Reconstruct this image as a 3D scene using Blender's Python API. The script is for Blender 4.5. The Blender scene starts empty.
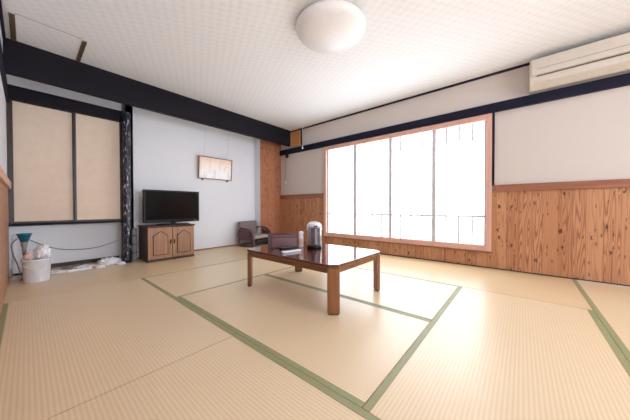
import bpy, bmesh, math, random
from mathutils import Vector, Matrix, noise
random.seed(7)
S = bpy.context.scene
COL = S.collection
PI = math.pi
W, D, ZC, XL, YR = 3.66, 4.28, 2.36, -0.13, -3.4      # window wall, television wall, ceiling height, left wall, rear wall

# ---------------------------------------------------------------- materials
def lin(c):
    return tuple((v/255/12.92 if v/255 <= .04045 else ((v/255+.055)/1.055)**2.4) for v in c) + (1,)
class NT:
    def __init__(s, name):
        s.m = bpy.data.materials.new(name); s.m.use_nodes = True
        s.t = s.m.node_tree; s.b = s.t.nodes['Principled BSDF']
    def n(s, typ, ins=None, **kw):
        nd = s.t.nodes.new(typ)
        for k, v in kw.items(): setattr(nd, k, v)
        for k, v in (ins or {}).items(): s.put(nd.inputs[k], v)
        return nd
    def put(s, sock, v):
        if isinstance(v, bpy.types.NodeSocket): s.t.links.new(v, sock)
        else: sock.default_value = v
    def math(s, op, a, b=0.0, c=None):
        nd = s.n('ShaderNodeMath', {0: a, 1: b}, operation=op)
        if c is not None: s.put(nd.inputs[2], c)
        return nd.outputs[0]
    def mix(s, f, a, b, mode='MIX'):
        nd = s.n('ShaderNodeMix', data_type='RGBA', blend_type=mode)
        s.put(nd.inputs[0], f); s.put(nd.inputs[6], a); s.put(nd.inputs[7], b)
        return nd.outputs[2]
    def ramp(s, f, stops):
        nd = s.n('ShaderNodeValToRGB', {0: f}); e = nd.color_ramp.elements
        while len(e) < len(stops): e.new(.5)
        for el, (p, c) in zip(e, stops): el.position = p; el.color = c
        return nd.outputs[0]
    def obj(s):
        o = s.n('ShaderNodeTexCoord').outputs['Object']
        x = s.n('ShaderNodeSeparateXYZ', {0: o}).outputs
        return o, x[0], x[1], x[2]
    def vec(s, x, y, z):
        return s.n('ShaderNodeCombineXYZ', {0: x, 1: y, 2: z}).outputs[0]
    def noise(s, v, scale, detail=2, rough=.5):
        return s.n('ShaderNodeTexNoise', {'Vector': v, 'Scale': scale, 'Detail': detail, 'Roughness': rough}).outputs[0]
    def bump(s, h, strength=.3, dist=.002):
        s.put(s.b.inputs['Normal'], s.n('ShaderNodeBump', {'Height': h, 'Strength': strength, 'Distance': dist}).outputs[0])
    def done(s, col, rough=.6, **kw):
        s.put(s.b.inputs['Base Color'], col); s.put(s.b.inputs['Roughness'], rough)
        for k, v in kw.items(): s.put(s.b.inputs[k.replace('_', ' ')], v)
        return s.m

def plain(name, c, rough=.5, var=.08, scale=30, **kw):
    t = NT(name); o, x, y, z = t.obj()
    n = t.noise(o, scale, 3)
    dark = tuple(v*(1-var*2) for v in lin(c)[:3])+(1,)
    col = t.ramp(n, [(.3, dark), (.7, lin(c))])
    t.bump(n, .05)
    return t.done(col, rough, **kw)

def plaster(name, c):
    t = NT(name); o, x, y, z = t.obj()
    n = t.noise(o, 90, 4); n2 = t.noise(o, 1.3, 2)
    col = t.mix(n2, lin(c), tuple(v*.95 for v in lin(c)[:3])+(1,))
    t.bump(n, .15); return t.done(col, .9)

def cedar(name, plank=.105, base=((200, 150, 112), (182, 128, 90), (134, 82, 54)), knots=True):
    t = NT(name); o, x, y, z = t.obj()
    u = t.math('ADD', t.math('ADD', x, y), 10.0)
    wob = t.noise(t.vec(t.math('MULTIPLY', u, 3.1), 0.0, 0.0), 1.0, 1)
    p = t.math('ADD', t.math('DIVIDE', u, plank), t.math('MULTIPLY', wob, 1.6)); pid = t.math('FLOOR', p); fr = t.math('FRACT', p)
    rnd = t.n('ShaderNodeTexWhiteNoise', {'W': pid}, noise_dimensions='1D').outputs[0]
    wig = t.noise(t.vec(t.math('MULTIPLY', u, 60.0), t.math('MULTIPLY', z, 28.0), 0.0), 1.0, 1)
    def layer(su, sz, off, keep, sz0):
        kv = t.vec(t.math('ADD', t.math('MULTIPLY', u, su), t.math('MULTIPLY_ADD', wig, .5, off)), t.math('MULTIPLY', z, sz), 0.0)
        vo = t.n('ShaderNodeTexVoronoi', {'Vector': kv, 'Scale': 1.0, 'Randomness': 1.0}, voronoi_dimensions='2D')
        d = vo.outputs['Distance']; cell = t.n('ShaderNodeSeparateColor', {0: vo.outputs['Color']}).outputs[0]
        has = t.math('GREATER_THAN', cell, keep)
        size = t.math('MULTIPLY', cell, sz0)
        near = t.math('MULTIPLY', t.n('ShaderNodeMapRange', {'Value': d, 'From Min': 0.0, 'From Max': .6, 'To Min': 1.0, 'To Max': 0.0}).outputs[0], has)
        k = t.n('ShaderNodeMapRange', {'Value': d, 'From Min': size, 'From Max': t.math('ADD', size, .06), 'To Min': 1.0, 'To Max': 0.0}).outputs[0]
        return near, t.math('MULTIPLY', k, has)
    near, k1 = layer(9.5, 4.6, 0.0, .66, .085)
    n2, k2 = layer(26.0, 6.5, 7.3, .74, .11)
    g = t.noise(t.vec(t.math('ADD', t.math('MULTIPLY', u, 15.0), t.math('MULTIPLY', rnd, 50.0)), t.math('MULTIPLY', z, .75), rnd), 1.0, 1, .4)
    g = t.math('ADD', g, t.math('MULTIPLY', near, .05))
    f = t.math('POWER', t.math('MULTIPLY_ADD', t.math('SINE', t.math('MULTIPLY', g, 90.0)), .5, .5), 2.5)
    fine = t.noise(t.vec(t.math('MULTIPLY', u, 150.0), t.math('MULTIPLY', z, 4.0), 0.0), 1.0, 2)
    c0 = t.mix(rnd, lin(base[0]), lin(base[1]))
    strong = t.math('MULTIPLY_ADD', t.math('GREATER_THAN', t.math('FRACT', t.math('MULTIPLY', rnd, 7.0)), .5), .45, .4)
    col = t.mix(t.math('MULTIPLY', f, strong), c0, lin(base[2]))
    col = t.mix(t.math('MULTIPLY', fine, .3), col, lin(base[2]))
    if knots:
        col = t.mix(t.math('MULTIPLY', k1, .9), col, lin((74, 38, 26)))
        col = t.mix(t.math('MULTIPLY', k2, .7), col, lin((90, 48, 32)))
    edge = t.math('LESS_THAN', t.math('ABSOLUTE', t.math('SUBTRACT', fr, .5)), .485)
    col = t.mix(edge, lin((136, 84, 56)), col)
    t.bump(edge, .4, .003)
    return t.done(col, .45)

def wood(name, a, b, rough=.4, axis='z', freq=40, **kw):
    t = NT(name); o, x, y, z = t.obj()
    m = {'x': (.05, 1, 1), 'y': (1, .05, 1), 'z': (1, 1, .05)}[axis]
    v = t.n('ShaderNodeVectorMath', {0: o, 1: m}, operation='MULTIPLY').outputs[0]
    n = t.noise(v, freq, 3, .6)
    col = t.ramp(n, [(.3, lin(a)), (.7, lin(b))]); t.bump(n, .05)
    return t.done(col, rough, **kw)

def tatami(name, c1, c2):
    t = NT(name); o, x, y, z = t.obj()
    s = t.math('SINE', t.math('MULTIPLY', y, 2*PI/.0155))
    s = t.math('MULTIPLY_ADD', s, .5, .5)
    w = t.math('SINE', t.math('MULTIPLY', x, 2*PI/.005))
    n = t.noise(o, 4, 3); n2 = t.noise(t.vec(t.math('MULTIPLY', x, 300.0), t.math('MULTIPLY', y, 20.0), 0.0), 1.0, 2)
    col = t.mix(s, lin(c2), lin(c1))
    col = t.mix(t.math('MULTIPLY', n, .22), col, tuple(v*.86 for v in lin(c1)[:3])+(1,))
    col = t.mix(t.math('MULTIPLY', n2, .12), col, lin(c2))
    t.bump(t.math('ADD', s, t.math('MULTIPLY', w, .2)), .2, .001)
    return t.done(col, .30, Specular_IOR_Level=.75)

def strip_floor():
    t = NT('plain straw boards'); o, x, y, z = t.obj()
    n = t.noise(t.vec(t.math('MULTIPLY', x, 3.0), t.math('MULTIPLY', y, 3.0), 0.0), 2.0, 3)
    n2 = t.noise(o, 120, 2)
    col = t.mix(n, lin((232, 210, 172)), lin((224, 200, 158)))
    col = t.mix(t.math('MULTIPLY', n2, .2), col, lin((190, 160, 116)))
    return t.done(col, .30, Specular_IOR_Level=.75)

def ceiling_mat():
    t = NT('embossed ceiling paper'); o, x, y, z = t.obj()
    a = t.math('SINE', t.math('MULTIPLY', t.math('ADD', x, t.math('MULTIPLY', y, .35)), 2*PI/.088))
    b = t.math('SINE', t.math('MULTIPLY', t.math('SUBTRACT', y, t.math('MULTIPLY', x, .2)), 2*PI/.10))
    w = t.math('MULTIPLY_ADD', t.math('MULTIPLY', a, b), .5, .5)
    n = t.noise(o, 40, 3)
    w = t.math('ADD', t.math('MULTIPLY', w, .6), t.math('MULTIPLY', n, .6))
    col = t.ramp(w, [(.25, lin((229, 232, 236))), (.75, lin((238, 240, 243)))])
    t.bump(w, .2, .004)
    return t.done(col, .85)

def flecked():
    t = NT('black wood with pale flecks'); o, x, y, z = t.obj()
    n = t.noise(t.vec(t.math('MULTIPLY', x, 70.0), t.math('MULTIPLY', y, 70.0), t.math('MULTIPLY', z, 16.0)), 1.0, 4, .65)
    col = t.ramp(n, [(.53, lin((22, 20, 34))), (.59, lin((64, 68, 98))), (.64, lin((215, 218, 235)))])
    t.bump(n, .5, .006); return t.done(col, .3)

def lit(name, c, e):
    t = NT(name); t.put(t.b.inputs['Emission Color'], lin(c)); t.put(t.b.inputs['Emission Strength'], e)
    return t.done(lin((235, 235, 235)), .8)

def picture_mat():
    t = NT('pastel picture'); o, x, y, z = t.obj()
    n = t.noise(t.vec(t.math('MULTIPLY', x, 22.0), 0.0, t.math('MULTIPLY', z, 4.0)), 1.0, 3)
    n2 = t.noise(o, 9, 3)
    top = t.ramp(t.math('ADD', t.math('MULTIPLY', z, 2.4), .45), [(.25, lin((240, 240, 242))), (.6, lin((244, 226, 208))), (.95, lin((226, 186, 156)))])
    col = t.mix(t.math('MULTIPLY', t.math('GREATER_THAN', n, .58), .3), top, lin((176, 180, 176)))
    col = t.mix(t.math('MULTIPLY', t.math('GREATER_THAN', n2, .62), .2), col, lin((200, 150, 120)))
    return t.done(col, .12)

M = dict(
    plaster=plaster('white plaster', (230, 234, 241)),
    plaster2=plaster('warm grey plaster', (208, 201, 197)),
    cedar=cedar('knotty cedar boards'),
    panelwood=cedar('cedar panel boards', .14, ((196, 138, 104), (176, 116, 84), (140, 86, 58))),
    ceil=ceiling_mat(), strip=strip_floor(),
    tat=tatami('woven tatami straw', (237, 218, 187), (225, 202, 164)),
    hem=plain('green tatami cloth', (158, 160, 118), .5, .10, 200),
    black=wood('black stained wood', (18, 16, 24), (26, 22, 33), .6, 'x', 20, Specular_IOR_Level=.2),
    kamoi=wood('black stained lintel', (19, 19, 40), (28, 28, 50), .6, 'y', 20, Specular_IOR_Level=.2),
    jamb=wood('dark brown jamb wood', (40, 26, 26), (58, 38, 36), .4),
    flecked=flecked(),
    rail=wood('red brown rail wood', (126, 78, 56), (160, 106, 80), .4, 'y', 30),
    shoji=wood('pinkish window wood', (204, 158, 144), (220, 178, 164), .45, 'z', 30),
    shojiy=wood('pinkish window wood across', (204, 158, 144), (220, 178, 164), .45, 'y', 30),
    stile=plain('grey sash metal', (205, 205, 210), .5),
    bar=plain('pale lattice wood', (214, 214, 218), .5),
    fus=plain('beige sliding door paper', (226, 208, 190), .85, .03, 12),
    paper=lit('daylit window paper', (236, 245, 255), 2.9), fill_paper=lit('added rear window glow', (240, 246, 255), 8.0),
    tabtop=wood('glossy lacquered table top', (70, 30, 26), (96, 44, 34), .10, 'y', 18, Coat_Weight=.6, Coat_Roughness=.04),
    tabwood=wood('brown table wood', (112, 70, 44), (138, 90, 58), .3, 'z', 30),
    tabwoody=wood('brown table wood across', (112, 70, 44), (138, 90, 58), .3, 'y', 30),
    cab=wood('cabinet oak', (146, 108, 82), (170, 130, 102), .4, 'z', 34),
    cab_dark_shaded=wood('cabinet dark shaded wood', (54, 34, 32), (74, 48, 42), .4, 'z', 30),
    brass=plain('dark brass', (90, 70, 44), .35, .05, Metallic=.8),
    tv=plain('black gloss plastic', (10, 10, 14), .3, .05, Specular_IOR_Level=.3),
    screen=plain('black screen glass', (5, 6, 10), .12, .02, Specular_IOR_Level=.25),
    white=plain('white plastic', (228, 233, 244), .4, .03),
    opal=plain('opal acrylic', (238, 238, 240), .35, .02),
    cream=plain('cream plastic', (208, 202, 192), .45, .03),
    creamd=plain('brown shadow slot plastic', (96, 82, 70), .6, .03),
    bag=plain('thin white plastic film', (240, 243, 250), .35, .04, 18),
    teal=plain('teal plastic', (28, 106, 134), .4, .05),
    grey=plain('grey plastic', (150, 148, 146), .5, .05),
    cord=plain('white cord rubber', (238, 238, 240), .5, .05),
    dcord=plain('grey cord rubber', (140, 130, 126), .5, .05),
    steel=plain('brushed steel', (190, 182, 178), .32, .06, 60, Metallic=.6),
    dpanel=plain('dark grey plastic panel', (88, 82, 96), .3, .05),
    burg=plain('burgundy lacquer', (86, 30, 38), .42, .06),
    burgd=wood('burgundy bentwood', (80, 46, 54), (102, 68, 76), .35, 'z', 20),
    gfab=plain('grey woven upholstery', (134, 122, 120), .9, .12, 160),
    gfab2=plain('light grey woven upholstery', (168, 162, 156), .9, .12, 160),
    pink=plain('pink printed wrap', (228, 192, 184), .5, .1, 40),
    ply=wood('tan plywood', (186, 142, 96), (206, 164, 118), .5),
    orange=wood('orange wood grille', (190, 122, 66), (206, 140, 84), .5),
    frame=wood('brown picture frame wood', (120, 74, 54), (146, 96, 72), .4),
    pic=picture_mat(), bronze=plain('bronze metal', (128, 112, 92), .35, .08, Metallic=.5),
    darkcloth=plain('dark fabric', (36, 30, 38), .9),
)

# ---------------------------------------------------------------- mesh building
class MB:
    def __init__(s): s.bm = bmesh.new()
    def box(s, x0, x1, y0, y1, z0, z1, mi=0):
        v = [s.bm.verts.new(p) for p in ((x0,y0,z0),(x1,y0,z0),(x1,y1,z0),(x0,y1,z0),(x0,y0,z1),(x1,y0,z1),(x1,y1,z1),(x0,y1,z1))]
        for f in ((3,2,1,0),(4,5,6,7),(0,1,5,4),(1,2,6,5),(2,3,7,6),(3,0,4,7)):
            s.bm.faces.new([v[i] for i in f]).material_index = mi
        return s
    def lathe(s, prof, n=32, c=(0,0), mi=0):
        rings = []
        for r, z in prof:
            rings.append([s.bm.verts.new((c[0]+max(r,1e-4)*math.cos(2*PI*k/n), c[1]+max(r,1e-4)*math.sin(2*PI*k/n), z)) for k in range(n)])
        for a, b in zip(rings, rings[1:]):
            for k in range(n): s.bm.faces.new((a[k], a[(k+1)%n], b[(k+1)%n], b[k])).material_index = mi
        s.bm.faces.new(rings[0][::-1]); s.bm.faces.new(rings[-1])
        return s
    def prism(s, poly, z0, z1, axis='z'):
        def P(a, b, c): return {'z': (a, b, c), 'y': (a, c, b), 'x': (c, a, b)}[axis]
        lo = [s.bm.verts.new(P(a, b, z0)) for a, b in poly]; hi = [s.bm.verts.new(P(a, b, z1)) for a, b in poly]
        n = len(poly)
        s.bm.faces.new(lo[::-1]); s.bm.faces.new(hi)
        for k in range(n): s.bm.faces.new((lo[k], lo[(k+1)%n], hi[(k+1)%n], hi[k]))
        return s
    def tube(s, pts, r=.004, n=8, flat=1.0):
        pts = [Vector(p) for p in pts]; rings = []
        for i, p in enumerate(pts):
            d = (pts[min(i+1, len(pts)-1)]-pts[max(i-1, 0)]).normalized()
            a = d.cross(Vector((0,0,1)));  a = a if a.length > .05 else d.cross(Vector((1,0,0)))
            a.normalize(); b = d.cross(a)
            rings.append([s.bm.verts.new(p+a*r*math.cos(2*PI*k/n)+b*r*flat*math.sin(2*PI*k/n)) for k in range(n)])
        for a, b in zip(rings, rings[1:]):
            for k in range(n): s.bm.faces.new((a[k], a[(k+1)%n], b[(k+1)%n], b[k]))
        s.bm.faces.new(rings[0][::-1]); s.bm.faces.new(rings[-1])
        return s
    def build(s, name, mat, parent=None, bevel=0, smooth=False, seg=2):
        bmesh.ops.recalc_face_normals(s.bm, faces=s.bm.faces)
        me = bpy.data.meshes.new(name); s.bm.to_mesh(me); s.bm.free()
        o = bpy.data.objects.new(name, me); COL.objects.link(o); me.materials.append(mat)
        if smooth:
            for p in me.polygons: p.use_smooth = True
        if bevel:
            b = o.modifiers.new('bevel', 'BEVEL'); b.width = bevel; b.segments = seg; b.limit_method = 'ANGLE'
        if parent: o.parent = parent
        return o
def smooth_path(pts, n=8):
    out = []; P = [Vector(p) for p in pts]
    for i in range(len(P)-1):
        p0, p1, p2, p3 = P[max(i-1,0)], P[i], P[i+1], P[min(i+2, len(P)-1)]
        for k in range(n):
            t = k/n
            out.append(.5*((2*p1)+(p2-p0)*t+(2*p0-5*p1+4*p2-p3)*t*t+(3*p1-p0-3*p2+p3)*t**3))
    out.append(P[-1]); return out
def box(name, b, mat, parent=None, bevel=0): return MB().box(*b).build(name, mat, parent, bevel)
def thing(name, label, cat, loc=(0,0,0), rz=0, group=None):
    o = bpy.data.objects.new(name, None); COL.objects.link(o); o.empty_display_size = .05
    o.location = loc; o.rotation_euler = (0,0,rz); return tag(o, label, cat, group)
def tag(o, label, cat, group=None):
    o['label'] = label; o['category'] = cat
    if group: o['group'] = group
    return o
def struct(name, b, mat, bevel=0):
    o = box(name, b, mat, None, bevel) if isinstance(b, tuple) else b.build(name, mat, None, bevel)
    o['kind'] = 'structure'; return o

# ---------------------------------------------------------------- room shell
# floor: subfloor under the mats, borderless strips along the back and along the window wall
struct('floor', MB().box(XL-.1, W+.1, YR-.1, 4.6, -.15, -.05).box(XL, W, 3.07, 4.46, -.05, 0)
       .box(2.642, W, -.398, 3.07, -.05, 0).box(XL, W, YR, -1.31, -.05, 0).box(XL, 1.82, -1.31, -.512, -.05, 0).box(.802, 1.82, -.512, -.402, -.05, 0), M['strip'])
struct('ceiling', (XL-.1, W+.1, YR-.1, 4.56, ZC, ZC+.1), M['ceil'])
# back wall: television bay, recessed wall under and over the sliding doors
struct('wall_back', MB().box(.93, 3.10, D, D+.1, 0, ZC).box(.93, 1.0, D, 4.56, 0, ZC).box(XL-.1, 1.0, 4.46, 4.56, 0, ZC)
       .box(XL, .86, 4.24, 4.30, 2.06, ZC), M['plaster'])
struct('wall_corner', MB().box(3.10, W, 4.10, D+.1, 0, ZC), M['plaster'])
struct('trim_1', (3.102, W-.001, 4.085, 4.10, 0.02, ZC-.001), M['panelwood'])          # cedar panel
struct('wall_left', (XL-.1, XL, YR, 4.56, 0, ZC), M['plaster'])
# window wall around the opening  Y .28..2.86  z .20..1.88
struct('wall_right', MB().box(W, W+.12, YR, .28, 0, ZC).box(W, W+.12, 2.86, 4.3, 0, ZC)
       .box(W, W+.12, .28, 2.86, 0, .20).box(W, W+.12, .28, 2.86, 1.88, ZC), M['plaster2'])
struct('wall_rear', MB().box(XL-.1, .05, YR-.1, YR, 0, ZC).box(2.35, W+.1, YR-.1, YR, 0, ZC)
       .box(.05, 2.35, YR-.1, YR, 0, .25).box(.05, 2.35, YR-.1, YR, 1.95, ZC), M['plaster'])
# cedar wainscot
struct('trim_2', MB().box(W-.012, W, YR, .28, 0.012, .93).box(W-.012, W, 2.86, 4.085, 0.012, .93).box(W-.012, W, .28, 2.86, 0.012, .20), M['cedar'])
struct('trim_3', (XL, XL+.008, YR, 4.06, 0.012, .94), M['cedar'])
# chair rails
struct('trim_4', MB().box(W-.035, W, YR, .258, .93, 1.01).box(W-.035, W, 2.862, 4.085, .93, 1.01), M['rail'], .004)
struct('trim_5', (XL, XL+.03, YR, 4.06, .94, 1.01), M['shojiy'], .004)
# lintel bands, crown strips, black upright beside the window
struct('trim_6', MB().box(W-.045, W, YR, 4.085, 1.884, 1.99).box(W-.075, W-.0455, 3.80, 3.86, 1.80, 1.95), M['kamoi'], .003)
struct('trim_7', MB().box(XL, XL+.02, YR, 4.19, 1.87, 1.98), M['kamoi'], .003)
struct('trim_8', MB().box(W-.02, W, YR, 3.734, ZC-.022, ZC), M['kamoi'])
struct('trim_9', MB().box(XL, XL+.02, YR, 3.734, ZC-.03, ZC), M['kamoi'])
struct('trim_10', (W-.02, W, .255, .279, 1.01, 1.884), M['kamoi'])
# floor-level dark lines
struct('baseboard_right', (W-.02, W, YR, 4.085, 0, .012), M['jamb'])
struct('baseboard_back', MB().box(.94, 3.10, D-.012, D, 0, .02).box(3.10, W-.02, 4.075, 4.10, 0, .02), M['rail'])
struct('baseboard_alcove', (XL+.015, .86, 4.44, 4.46, 0, .05), M['jamb'])
# heavy black beam under the ceiling
struct('trim_11', (XL+.001, W-.001, 3.735, 3.80, 2.035, ZC-.001), M['black'], .006)
# lintel and sill of the sliding-door cupboard, jambs
struct('trim_12', MB().box(XL+.001, .93, 4.17, 4.26, 1.918, 2.062).box(XL+.001, .86, 4.17, 4.28, .545, .575), M['black'], .003)
struct('trim_13', MB().box(XL+.003, -.100, 4.19, 4.24, .575, 1.918).box(.842, .86, 4.165, 4.26, .0, 1.918), M['jamb'])
struct('trim_14', MB().box(XL, .86, 4.28, 4.46, .545, .56), M['plaster'])

# flecked black post
post = MB()
prof = []
for k in range(12):
    a = 2*PI*k/12; prof.append((.885+.046*math.cos(a), 4.10+.046*math.sin(a)))
bm = post.bm; rings = []
for i in range(40):
    z = 2.035*i/39
    rings.append([bm.verts.new((.888+(.043+.004*noise.noise(Vector((math.cos(a)*2, math.sin(a)*2, z*9))))*math.cos(a)*1.05,
                                4.11+(.043+.004*noise.noise(Vector((math.cos(a)*2, 5+math.sin(a)*2, z*9))))*math.sin(a)*1.05, z)) for a in [2*PI*k/16 for k in range(16)]])
for a, b in zip(rings, rings[1:]):
    for k in range(16): bm.faces.new((a[k], a[(k+1)%16], b[(k+1)%16], b[k]))
bm.faces.new(rings[0][::-1]); bm.faces.new(rings[-1])
p = post.build('trim_15', M['flecked'], smooth=True); p['kind'] = 'structure'

# sliding doors of the wall cupboard
t = thing('sliding_door', 'left beige paper sliding door of the raised wall cupboard', 'sliding door', (-.100, 4.235, .575), 0, 'cupboard sliding doors')
box('door_panel', (.0, .490, -.006, .006, 0, 1.343), M['fus'], t)
MB().box(.0, .012, -.011, .011, 0, 1.343).box(.470, .490, -.013, .013, 0, 1.343).box(.012, .470, -.011, .011, 0, .02).box(.012, .470, -.011, .011, 1.333, 1.343).build('frame', M['jamb'], t)
t = thing('sliding_door', 'right beige paper sliding door of the cupboard, next to the flecked black post', 'sliding door', (.382, 4.205, .575), 0, 'cupboard sliding doors')
box('door_panel', (.0, .46, -.006, .006, 0, 1.343), M['fus'], t)
MB().box(.0, .02, -.011, .011, 0, 1.343).box(.447, .459, -.011, .011, 0, 1.343).box(.02, .447, -.011, .011, 0, .02).box(.02, .447, -.011, .011, 1.333, 1.343).build('frame', M['jamb'], t)

# ---------------------------------------------------------------- windows
def make_window(name, length, h0, h1, n, cuts, pm='paper'):
    # local: x along the wall, y into the wall (0 = wall face), z up
    r = bpy.data.objects.new(name, None); COL.objects.link(r); r['kind'] = 'structure'
    MB().box(0, .055, -.03, .06, h0, h1).box(length-.055, length, -.03, .06, h0, h1).build('frame', M['shoji'], r, .003)
    MB().box(.055, length-.055, -.03, .06, h1-.07, h1).box(.055, length-.055, -.03, .06, h0, h0+.075).build('frame', M['shojiy'], r, .003)
    box('sill', (-.01, length+.01, -.045, -.03, h0-.012, h0+.006), M['rail'], r)
    for i in range(n):
        a, b = cuts[i], cuts[i+1]; yy = .012 if i in (0, 2) else .034
        z0, z1 = h0+.076, h1-.071
        s = MB(); w = .025
        s.box(a if i == 0 else a-w, a+w, yy, yy+.02, z0, z1).box(b-w, b if i == n-1 else b+w, yy, yy+.02, z0, z1)
        sash = s.build('sash', M['stile'], r)
        box('pane', (a+w, b-w, yy+.012, yy+.016, z0, z1), M[pm], sash)
        l = MB(); m = 3
        for k in range(1, m+1):
            x = a+(b-a)*k/(m+1)
            l.box(x-.011, x+.011, yy+.006, yy+.0119, z0, z0+.34).box(x-.011, x+.011, yy+.006, yy+.0119, z1-.22, z1)
        l.box(a+w, b-w, yy+.006, yy+.0119, z0+.34, z0+.364)
        l.build('lattice', M['bar'], sash)
    return r
w1 = make_window('window_1', 2.58, .20, 1.88, 4, [.055, .654, 1.291, 1.92, 2.525])
w1.location = (W, 2.86, 0); w1.rotation_euler = (0, 0, -PI/2)
w2 = make_window('added_window', 2.30, .25, 1.95, 4, [.055, .60, 1.15, 1.70, 2.245], 'fill_paper')  # unseen rear window, added and brightened to light the room from behind
w2.location = (2.35, YR, 0); w2.rotation_euler = (0, 0, PI)

# ---------------------------------------------------------------- tatami mats
def mat(x0, x1, y0, y1, borders, label, wid=.030):
    """borders: which of the long sides carry a green hem ('lo','hi')"""
    alongx = (x1-x0) > (y1-y0)
    L = max(x1-x0, y1-y0)-.006; B = min(x1-x0, y1-y0)-.003
    t = thing('tatami_mat', label, 'tatami mat', ((x0+x1)/2, (y0+y1)/2, -.05), 0 if alongx else PI/2, 'tatami mats')
    box('woven_cover', (-L/2, L/2, -B/2, B/2, 0, .049), M['tat'], t)
    for sgn in (-1, 1):
        # local +y is world +y (along x) or world -x (rotated)
        side = ('hi' if sgn > 0 else 'lo') if alongx else ('lo' if sgn > 0 else 'hi')
        if side in borders:
            e = sgn*B/2; a, b = sorted((e, e-sgn*wid))
            box('cloth_border', (-L/2, L/2, a, b, .0492, .0505), M['hem'], t)
    return t
mat(XL, .80, 1.28, 3.07, ('lo', 'hi'), 'straw tatami mat along the left wall, reaching the bare strip by the bucket')
mat(XL, .80, -.51, 1.28, ('lo', 'hi'), 'nearest straw tatami mat in the bottom left corner of the photo')
mat(.80, 2.64, 2.18, 3.07, ('lo', 'hi'), 'tatami mat lying crosswise behind the low table, before the television cabinet', .019)
mat(.80, 1.72, .45, 2.18, ('lo', 'hi'), 'tatami mat under the near and left legs of the low table')
mat(1.72, 2.64, .45, 2.18, ('lo', 'hi'), 'sunlit tatami mat under the window-side legs of the low table', .019)
mat(.80, 2.64, -.40, .45, ('lo', 'hi'), 'large tatami mat in the right foreground, between two green borders')
mat(1.82, W-.02, -1.31, -.40, ('lo', 'hi'), 'tatami mat at the far right edge, beyond the green border meeting the cedar wall')

# ---------------------------------------------------------------- low table
T = thing('low_table', 'low brown wooden table with glossy lacquered top standing on the tatami', 'table', (1.712, 1.492, 0))
hx, hy, c = .378, .532, .055
def oct_(hx, hy, c): return [(-hx+c,-hy),(hx-c,-hy),(hx,-hy+c),(hx,hy-c),(hx-c,hy),(-hx+c,hy),(-hx,hy-c),(-hx,-hy+c)]
MB().prism(oct_(hx, hy, c), .333, .352).build('table_top', M['tabtop'], T, .006, seg=3)
MB().prism(oct_(hx-.006, hy-.006, c), .322, .3328).build('top_edging', M['tabwood'], T, .003)
for sg in (-1, 1):
    a, b = sorted((sg*(hy-.022), sg*(hy-.042)))
    box('apron', (-hx+.06, hx-.06, a, b, .285, .3218), M['tabwood'], T)
    a, b = sorted((sg*(hx-.022), sg*(hx-.042)))
    box('apron', (a, b, -hy+.0605, hy-.0605, .285, .3218), M['tabwoody'], T)
for sx in (-1, 1):
    for sy in (-1, 1):
        # flat plank legs standing square to the cut corners
        cx, cy = sx*.333, sy*.492; ux, uy = -sx*sy*.7071, .7071; nx, ny = sx*.7071, sy*.7071
        def pl(a, b): return [(cx+ux*a*p+nx*b*q, cy+uy*a*p+ny*b*q) for p, q in ((-1,-1),(1,-1),(1,1),(-1,1))]
        MB().prism(pl(.043, .018), .006, .3218).build('leg', M['tabwood'], T, .006)
        MB().prism(pl(.036, .013), .0005, .006).build('foot_pad', M['darkcloth'], T)

ZT = .3525
# burgundy box
b = thing('lacquer_box', 'burgundy lidded box on the low table beside the thermos pot', 'box', (1.66, 1.83, ZT), math.radians(-27))
box('body', (-.13, .13, -.085, .085, 0, .105), M['burg'], b, .003)
box('lid', (-.133, .133, -.088, .088, .1053, .13), M['burg'], b, .004)
# narrow white pack
b = thing('spice_bottle', 'small white and pink bottle between the burgundy box and the thermos pot', 'bottle', (1.752, 1.665, ZT))
MB().lathe([(.020,0),(.024,.004),(.024,.10),(.021,.115)], 20).build('body', M['white'], b, smooth=True)
MB().lathe([(.0245,.03),(.0248,.031),(.0248,.085),(.0245,.086)], 20).build('wrap', M['pink'], b, smooth=True)
MB().lathe([(.021,.1155),(.023,.12),(.023,.150),(.016,.158)], 20).build('cap', M['white'], b, smooth=True)
# thermos pot
b = thing('thermos_pot', 'grey steel electric thermos pot with dark front panel on the low table', 'thermos', (1.815, 1.545, ZT), math.radians(-40))
MB().lathe([(.070,0),(.074,.004),(.074,.022),(.070,.026)], 36).build('base_ring', M['tv'], b, smooth=True)
MB().lathe([(.066,.026),(.072,.034),(.070,.12),(.066,.195),(.062,.205)], 36).build('body', M['steel'], b, smooth=True)
MB().lathe([(.062,.2055),(.063,.213),(.058,.231),(.040,.242),(.0,.244)], 36).build('lid', M['white'], b, smooth=True)
g = MB()
for sgn in (0,):
    pts = []
    for k in range(9):
        a = math.radians(-90-34+68*k/8); pts.append((.0745*math.cos(a), .0745*math.sin(a)))
    for k in range(8, -1, -1):
        a = math.radians(-90-34+68*k/8); pts.append((.060*math.cos(a), .060*math.sin(a)))
    g.prism(pts, .035, .200)
g.build('front_panel', M['dpanel'], b)
MB().box(-.009, .009, -.079, -.0746, .05, .19).build('level_window', M['grey'], b, .002)
MB().tube(smooth_path([(-.068,.0,.17),(-.070,.005,.212),(-.052,.012,.238),(0,.018,.251),(.052,.012,.238),(.070,.005,.212),(.068,.0,.17)], 5), .006).build('handle', M['white'], b, smooth=True)
MB().box(-.018, .018, -.080, -.055, .209, .222).build('spout', M['dpanel'], b, .004)
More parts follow.
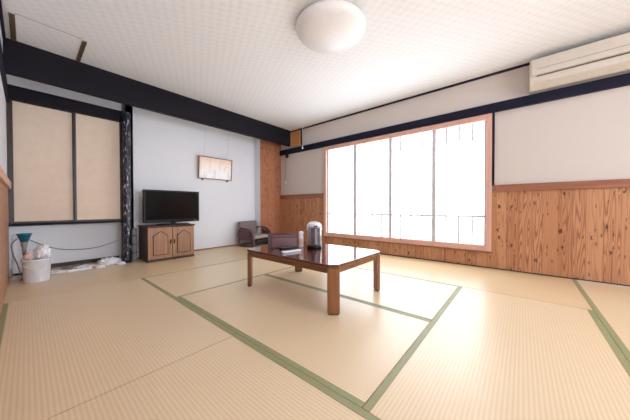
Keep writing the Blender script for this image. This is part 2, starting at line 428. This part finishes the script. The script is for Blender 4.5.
# remotes
def remote(label, loc, rz, mat_, L=.17, bmat='grey'):
    r = thing('remote_control', label, 'remote control', loc, rz, 'remote controls on the low table')
    box('body', (-L/2, L/2, -.022, .022, 0, .018), mat_, r, .006)
    m = MB()
    for i in range(6):
        for j in range(3): m.box(-L/2+.02+i*.022, -L/2+.031+i*.022, -.014+j*.011, -.007+j*.011, .0181, .0200)
    o = m.build('button', M[bmat], r); o['kind'] = 'stuff'
    return r
remote('white remote control lying nearest the edge of the low table', (1.505, 1.550, ZT), math.radians(-12), M['white'], .19)
remote('black remote control lying between the white remote and the burgundy box', (1.60, 1.68, ZT), math.radians(-18), M['tv'], .18)

# ---------------------------------------------------------------- television and its cabinet
X0, X1, Y0, Y1, H = 1.05, 1.655, 3.83, 4.24, .492
C = thing('television_cabinet', 'low brown wooden cabinet with two arched panel doors under the television', 'cabinet', ((X0+X1)/2, (Y0+Y1)/2, 0))
w, d = (X1-X0)/2, (Y1-Y0)/2
MB().box(-w, -w+.02, -d+.02, d, .03, H-.022).box(w-.02, w, -d+.02, d, .03, H-.022).box(-w+.02, w-.02, d-.01, d, .03, H-.022).box(-w+.02, w-.02, -d+.02, d-.01, .03, .05).build('body', M['cab_dark_shaded'], C)  # side boards near-black: shade away from the window is put into the colour
box('top', (-w-.012, w+.012, -d-.01, d, H-.0215, H), M['cab_dark_shaded'], C, .004)
box('plinth', (-w-.004, w+.004, -d+.004, d, 0, .03), M['cab_dark_shaded'], C, .003)
for s in (-1, 1):
    a, e = (-w, -.003) if s < 0 else (.003, w)
    z0, z1 = .035, H-.026
    door = box('door', (a, e, -d+.002, -d+.0195, z0, z1), M['cab'], C, .002)
    # arched raised panel
    m0, m1 = a+.055, e-.055; mid = (m0+m1)/2; hw = (m1-m0)/2
    poly = [(m0, z0+.05), (m1, z0+.05), (m1, z1-.115)]
    for k in range(13):
        q = 1-k/12*2
        poly.append((mid+q*hw*.92, z1-.10+.05*(math.cos(q*PI)*.5+.5)))
    poly.append((m0, z1-.115))
    MB().prism(poly, -d-.003, -d+.0018, 'y').build('panel_groove', M['cab_dark_shaded'], door)
    MB().prism([(mid+(x-mid)*.90, (z0+z1)/2-.008+((z-(z0+z1)/2+.008))*.94) for x, z in poly], -d-.008, -d-.0032, 'y').build('raised_panel', M['cab'], door, .003)
    kx = -.025 if s < 0 else .025
    m = MB(); m.lathe([(.004,0),(.004,.012),(.010,.014),(.010,.022),(.004,.025)], 14)
    k = m.build('knob', M['brass'], door, smooth=True); k.location = (kx, -d+.002, .27); k.rotation_euler = (PI/2, 0, 0)
    MB().prism([(kx-.009,.225),(kx+.009,.225),(kx+.011,.255),(kx+.007,.295),(kx-.007,.295),(kx-.011,.255)], -d-.001, -d+.0018, 'y').build('pull_plate', M['brass'], door)
TV = thing('television', 'black flat screen television standing on the brown cabinet', 'television', (1.425, 4.0, H))
a, e, z0, z1 = -.383, .383, .036, .507
MB().box(a, e, -.012, .035, z0, z1).build('casing', M['tv'], TV, .006)
MB().box(a+.03, e-.03, .0355, .065, z0+.05, z1-.08).build('back_cover', M['tv'], TV, .01)
box('screen', (a+.022, e-.022, -.0135, -.0122, z0+.045, z1-.022), M['screen'], TV)
box('lower_trim', (a+.01, e-.01, -.015, -.0122, z0+.008, z0+.03), M['tv'], TV, .001)
MB().box(-.03, .03, .0, .03, .015, .0358).build('neck', M['tv'], TV)
MB().prism(oct_(.22, .11, .07), 0.0005, .0148).build('stand_base', M['tv'], TV, .004)
MB().box(.30, .335, -.0158, -.0152, z0+.014, z0+.020).build('indicator', M['grey'], TV)
# pale bundle between post and cabinet
b = thing('rolled_bundle', 'slim grey patterned roll standing between the flecked post and the cabinet', 'roll', (.985, 4.20, 0))
MB().lathe([(.030,0.001),(.034,.01),(.033,.15),(.036,.30),(.030,.44),(.018,.45)], 16).build('wrap', M['grey'], b, smooth=True)
for z in (.1, .22, .34):
    MB().lathe([(.034,z),(.0375,z+.004),(.0375,z+.012),(.034,z+.016)], 16).build('band', M['dpanel'], b, smooth=True)

# ---------------------------------------------------------------- picture on the back wall
P = thing('framed_picture', 'brown framed pale picture hanging above and right of the television', 'picture', (2.25, D-.001, 1.445))
P.location = (2.225, D-.045, 1.445); P.rotation_euler = (math.radians(5), 0, 0)
hw, hh = .315, .195
MB().box(-hw, hw, -.012, .012, hh-.014, hh).box(-hw, hw, -.012, .012, -hh, -hh+.014).box(-hw, -hw+.016, -.012, .012, -hh+.014, hh-.014).box(hw-.016, hw, -.012, .012, -hh+.014, hh-.014).build('frame', M['frame'], P, .002)
box('picture_sheet', (-hw+.016, hw-.016, -.004, .004, -hh+.014, hh-.014), M['pic'], P)
for s in (-1, 1):
    MB().box(s*.235-.014, s*.235+.014, -.014, .030, -hh-.026, -hh-.001).build('bracket', M['bronze'], P, .003)
    MB().tube([(s*.22, .010, hh-.01), (s*.22, -.02, .70)], .0012, 6).build('hanging_wire', M['grey'], P)

# ---------------------------------------------------------------- ceiling lamp
L = thing('ceiling_lamp', 'round white dome lamp fixed to the middle of the ceiling', 'lamp', (1.755, 1.30, ZC))
MB().lathe([(.0,-.001),(.285,-.001),(.290,-.012),(.285,-.030),(.0,-.030)], 64).build('base_ring', M['cream'], L, smooth=True)
pr = [(.0,-.1375)]
for k in range(1, 15):
    a = k/14*PI/2; pr.append((.305*math.sin(a)**.8, -.031-.106*math.cos(a)**.9 if k < 14 else -.031))
MB().lathe(pr, 64).build('lamp_shade', M['opal'], L, smooth=True)
for k in range(3):
    a = k*2*PI/3+.6
    MB().lathe([(.006,-.0),(.010,.004),(.010,.012),(.004,.016)], 12, (.300*math.cos(a), .300*math.sin(a))).build('clip', M['white'], L).location.z = -.045

# ---------------------------------------------------------------- air conditioner
A = thing('air_conditioner', 'cream wall air conditioner above the black lintel on the window wall', 'air conditioner', (W, -.055, 2.0))
dpt = .20
poly = [(-.002, .015), (-.10, .0), (-.185, .045), (-dpt, .09), (-dpt, .285), (-.19, .30), (-.002, .305)]     # x,z profile
m = MB(); m.prism(poly, -.86, 0, 'y'); m.build('casing', M['cream'], A, .006)
box('front_panel', (-dpt-.012, -dpt-.001, -.85, -.012, .125, .285), M['cream'], A, .005)
box('intake_slot', (-dpt-.0135, -dpt-.0122, -.85, -.06, .178, .183), M['grey'], A)
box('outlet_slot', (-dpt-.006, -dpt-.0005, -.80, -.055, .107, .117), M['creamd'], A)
m = MB(); m.prism([(-dpt-.006,.100),(-dpt-.001,.104),(-.19,.052),(-.196,.048)], -.80, -.06, 'y').build('louvre_flap', M['cream'], A)
box('mount_plate', (-.0018, -.0002, -.84, -.02, .02, .29), M['grey'], A)

# ---------------------------------------------------------------- speaker box and cord in the corner
B = thing('wall_speaker', 'small square wooden box on the window wall in the far ceiling corner', 'speaker', (W, 3.595, 2.02))
box('case', (-.05, -.001, -.165, .165, 0, .30), M['ply'], B, .004)
box('grille', (-.054, -.0502, -.115, .055, .02, .28), M['orange'], B, .002)
box('bracket', (-.058, -.001, -.18, -.1655, -.005, .305), M['jamb'], B)
B2 = thing('pull_cord', 'white pull cord hanging from the ceiling in front of the wooden corner box', 'cord', (3.50, 3.28, ZC))
MB().tube([(0,0,-.001), (0,0,-.43)], .004, 8).build('string', M['cord'], B2)
MB().lathe([(.004,-.43),(.012,-.44),(.014,-.46),(.006,-.475)], 14).build('pull_knob', M['white'], B2, smooth=True)
B3 = thing('wall_switch', 'tiny white switch with a thin lead beside the cedar corner panel', 'switch', (W, 3.93, 1.29))
box('plate', (-.012, -.001, -.022, .022, -.03, .03), M['white'], B3, .003)
MB().tube(smooth_path([(-.006,0,.03), (-.006,.015,.25), (-.006,.0,.52), (-.012,.005,.593)], 6), .003, 6).build('lead', M['dcord'], B3)

# ---------------------------------------------------------------- ceiling hatch
Hh = thing('ceiling_hatch', 'flush ceiling access hatch with two bronze edge strips, top left corner', 'hatch', (.158, 3.435, ZC))
box('hatch_panel', (-.204, .204, -.215, .295, -.003, -.001), M['ceil'], Hh)
box('joint_line', (-.204, .204, -.221, -.2155, -.003, -.0005), M['grey'], Hh)
for s in (-1, 1): box('edge_strip', (s*.222-.017, s*.222+.017, -.20, .295, -.012, -.001), M['bronze'], Hh, .002)

# ---------------------------------------------------------------- low armchair
A = thing('low_armchair', 'low grey upholstered armchair with burgundy bentwood arms in the far corner', 'armchair', (2.90, 3.985, 0), math.radians(11))
# local: x width .50, faces -y
def arm_poly():
    return smooth_path([(0,.185,.02),(0,.20,.20),(0,.17,.33),(0,.06,.345),(0,-.09,.31),(0,-.175,.20),(0,-.185,.02)], 6)
for s in (-1, 1):
    f = arm_poly(); f = [(s*.245+p.x, p.y, p.z) for p in f]
    arm = MB().tube(f, .026, 10, .8).build('armrest', M['burgd'], A, smooth=True)
    MB().box(s*.245-.020, s*.245+.020, -.185, .185, .0, .035).build('runner', M['burgd'], arm, .008)
    pl = [(.17,.12),(.165,.30),(.06,.315),(-.08,.285),(-.15,.20),(-.165,.12)]
    MB().prism(pl, s*.245-.010, s*.245+.010, 'x').build('side_panel', M['burgd'], arm, .004)
box('seat', (-.215, .215, -.19, .15, .155, .215), M['gfab2'], A, .022)
box('seat_frame', (-.218, .218, -.17, .16, .115, .153), M['darkcloth'], A, .004)
m = MB(); m.prism([(.145,.16),(.20,.16),(.25,.455),(.23,.478),(.19,.465)], -.222, .222, 'x')
m.build('backrest', M['gfab'], A, .02, seg=3)
m = MB(); m.prism([(-.218,.04),(-.218,.10),(.218,.10),(.218,.04)], -.14, -.125, 'y').build('seat_shade', M['darkcloth'], A)  # dark sheet drawn in place of the open shade beneath the seat

# ---------------------------------------------------------------- bucket and clutter by the alcove
K = thing('bucket', 'white round plastic bucket on the floor in the left corner', 'bucket', (.062, 3.76, 0))
MB().lathe([(.086,.001),(.090,.006),(.100,.215),(.105,.218),(.105,.232),(.099,.232),(.087,.012),(.0,.010)], 40).build('body', M['white'], K, smooth=True)
MB().tube(smooth_path([(-.104,0,.215),(-.09,-.05,.17),(0,-.116,.14),(.09,-.05,.17),(.104,0,.215)], 6), .003, 6).build('bail_handle', M['cord'], K, smooth=True)
def crumple(name, loc, sx, sy, sz, label, cat, matn, seed, amp=.35, flat=True):
    bm = bmesh.new(); bmesh.ops.create_icosphere(bm, subdivisions=4, radius=1)
    for v in bm.verts:
        p = v.co.copy(); q = noise.noise(p*2.2+Vector((seed,0,0)))+.5*noise.noise(p*5+Vector((0,seed,0)))
        r = 1+amp*abs(q)*2-amp*.6
        v.co = Vector((p.x*sx*r, p.y*sy*r, p.z*sz*r))
        if flat and v.co.z < -sz*.5: v.co.z = -sz*.5
    me = bpy.data.meshes.new(name); bm.to_mesh(me); bm.free(); me.materials.append(M[matn])
    for p in me.polygons: p.use_smooth = True
    o = bpy.data.objects.new(name, me); COL.objects.link(o); o.location = loc
    return tag(o, label, cat) if label else o
crumple('plastic_bag', (.105, 3.77, .285), .062, .06, .078, 'white plastic bag bulging from the right side of the bucket', 'bag', 'bag', 3, .28, False)
crumple('paper_wrapper', (.004, 3.740, .258), .030, .034, .040, 'crumpled pinkish wrapper in the left side of the bucket', 'wrapper', 'pink', 8, .35, False)
F = thing('teal_funnel', 'teal funnel-shaped cup with grey neck standing up behind the bucket', 'funnel', (-.018, 3.93, .0))
MB().lathe([(.026,.395),(.050,.465),(.055,.468),(.055,.480),(.045,.480),(.022,.405)], 28).build('cup', M['teal'], F, smooth=True)
MB().lathe([(.016,.26),(.018,.33),(.025,.37),(.027,.394)], 20).build('neck', M['grey'], F, smooth=True)
MB().lathe([(.032,.001),(.034,.008),(.012,.02),(.010,.258)], 20).build('stem', M['grey'], F, smooth=True)
N = thing('white_heater', 'slim white appliance standing in the left corner behind the bucket', 'appliance', (-.050, 4.14, 0))
box('body', (-.055, .055, -.07, .07, .05, .46), M['white'], N, .015)
box('base', (-.06, .06, -.075, .075, 0.0, .03), M['grey'], N, .004)
box('foot_block', (-.04, .04, -.055, .055, .03, .05), M['tv'], N)
MB().tube(smooth_path([(-.02,-.085,.42),(-.055,-.10,.36),(-.045,-.11,.26),(-.02,-.10,.16),(.0,-.09,.05)], 6), .006, 8).build('hose', M['dcord'], N, smooth=True)
C1 = MB().tube(smooth_path([(-.02,4.40,.40),(.05,4.445,.345),(.16,4.448,.27),(.30,4.448,.215),(.46,4.448,.195),(.62,4.448,.205),(.76,4.448,.24),(.835,4.45,.27)], 8), .0045, 8).build('hanging_cable', M['dcord'], smooth=True)
tag(C1, 'grey cable sagging across the low wall under the sliding doors', 'cable')
crumple('crumpled_bag', (.70, 4.12, .030), .105, .07, .060, 'crumpled white plastic bag on the floor left of the flecked post', 'bag', 'bag', 21, .4)
crumple('plastic_bag', (.80, 4.02, .012), .045, .035, .022, 'small flattened white wrapper at the foot of the flecked post', 'wrapper', 'bag', 33, .35)
cols = [('cord', 'white tangled power cable nearest the bucket', (.24, 4.06)), ('dcord', 'grey tangled power cable behind the white cables', (.36, 4.25)),
        ('cord', 'white looped power cable ending at the crumpled bag', (.46, 4.10))]
for i, (mm, lab, (cx, cy)) in enumerate(cols):
    pts = []
    for k in range(15):
        a = k*1.15+i
        pts.append((cx+.085*math.cos(a)*(1+.3*math.sin(k*2.1+i))+(k-7)*.006, cy+.055*math.sin(a)*(1+.3*math.cos(k*1.3)), .007+.006*(k % 3)+.004*i))
    o = MB().tube(smooth_path(pts, 5), .008, 8).build('tangled_cable', M[mm], smooth=True)
    tag(o, lab, 'cable', 'cables on the alcove floor')
b = thing('power_strip', 'white power strip among the tangled cables in front of the alcove', 'power strip', (.40, 4.00, 0), math.radians(8))
box('body', (-.11, .11, -.022, .022, .001, .028), M['white'], b, .005)
for k in range(4): box('socket', (-.090+k*.048, -.064+k*.048, -.010, .010, .0281, .0292), M['grey'], b)
crumple('plastic_bag', (.58, 3.985, .012), .05, .04, .022, 'small white wrapper between the power strip and the crumpled bag', 'wrapper', 'bag', 44, .4)

# ---------------------------------------------------------------- world, camera, view
wd = bpy.data.worlds.new('daylight'); S.world = wd; wd.use_nodes = True
wd.node_tree.nodes['Background'].inputs[0].default_value = (.75, .85, 1, 1)
wd.node_tree.nodes['Background'].inputs[1].default_value = 1.0

yaw, pit, rol = math.radians(49.742), math.radians(-.694), math.radians(-.085)
f = Vector((math.sin(yaw)*math.cos(pit), math.cos(yaw)*math.cos(pit), math.sin(pit)))
rt = Vector((math.cos(yaw), -math.sin(yaw), 0)); up = rt.cross(f)
r2 = rt*math.cos(rol)+up*math.sin(rol); u2 = -rt*math.sin(rol)+up*math.cos(rol)
cam = bpy.data.cameras.new('camera'); co = bpy.data.objects.new('camera', cam); COL.objects.link(co)
cam.sensor_width = 36; cam.lens = 36*244.23/630; cam.clip_start = .02
co.matrix_world = Matrix(((r2.x, u2.x, -f.x, 0), (r2.y, u2.y, -f.y, 0), (r2.z, u2.z, -f.z, .75), (0, 0, 0, 1)))
S.camera = co
v = S.view_settings; v.view_transform = 'Standard'; v.look = 'None'; v.gamma = 1; v.use_curve_mapping = False
v.exposure = .68
S.cycles.use_denoising = True; S.cycles.max_bounces = 12; S.cycles.diffuse_bounces = 8
S.cycles.sample_clamp_indirect = 8
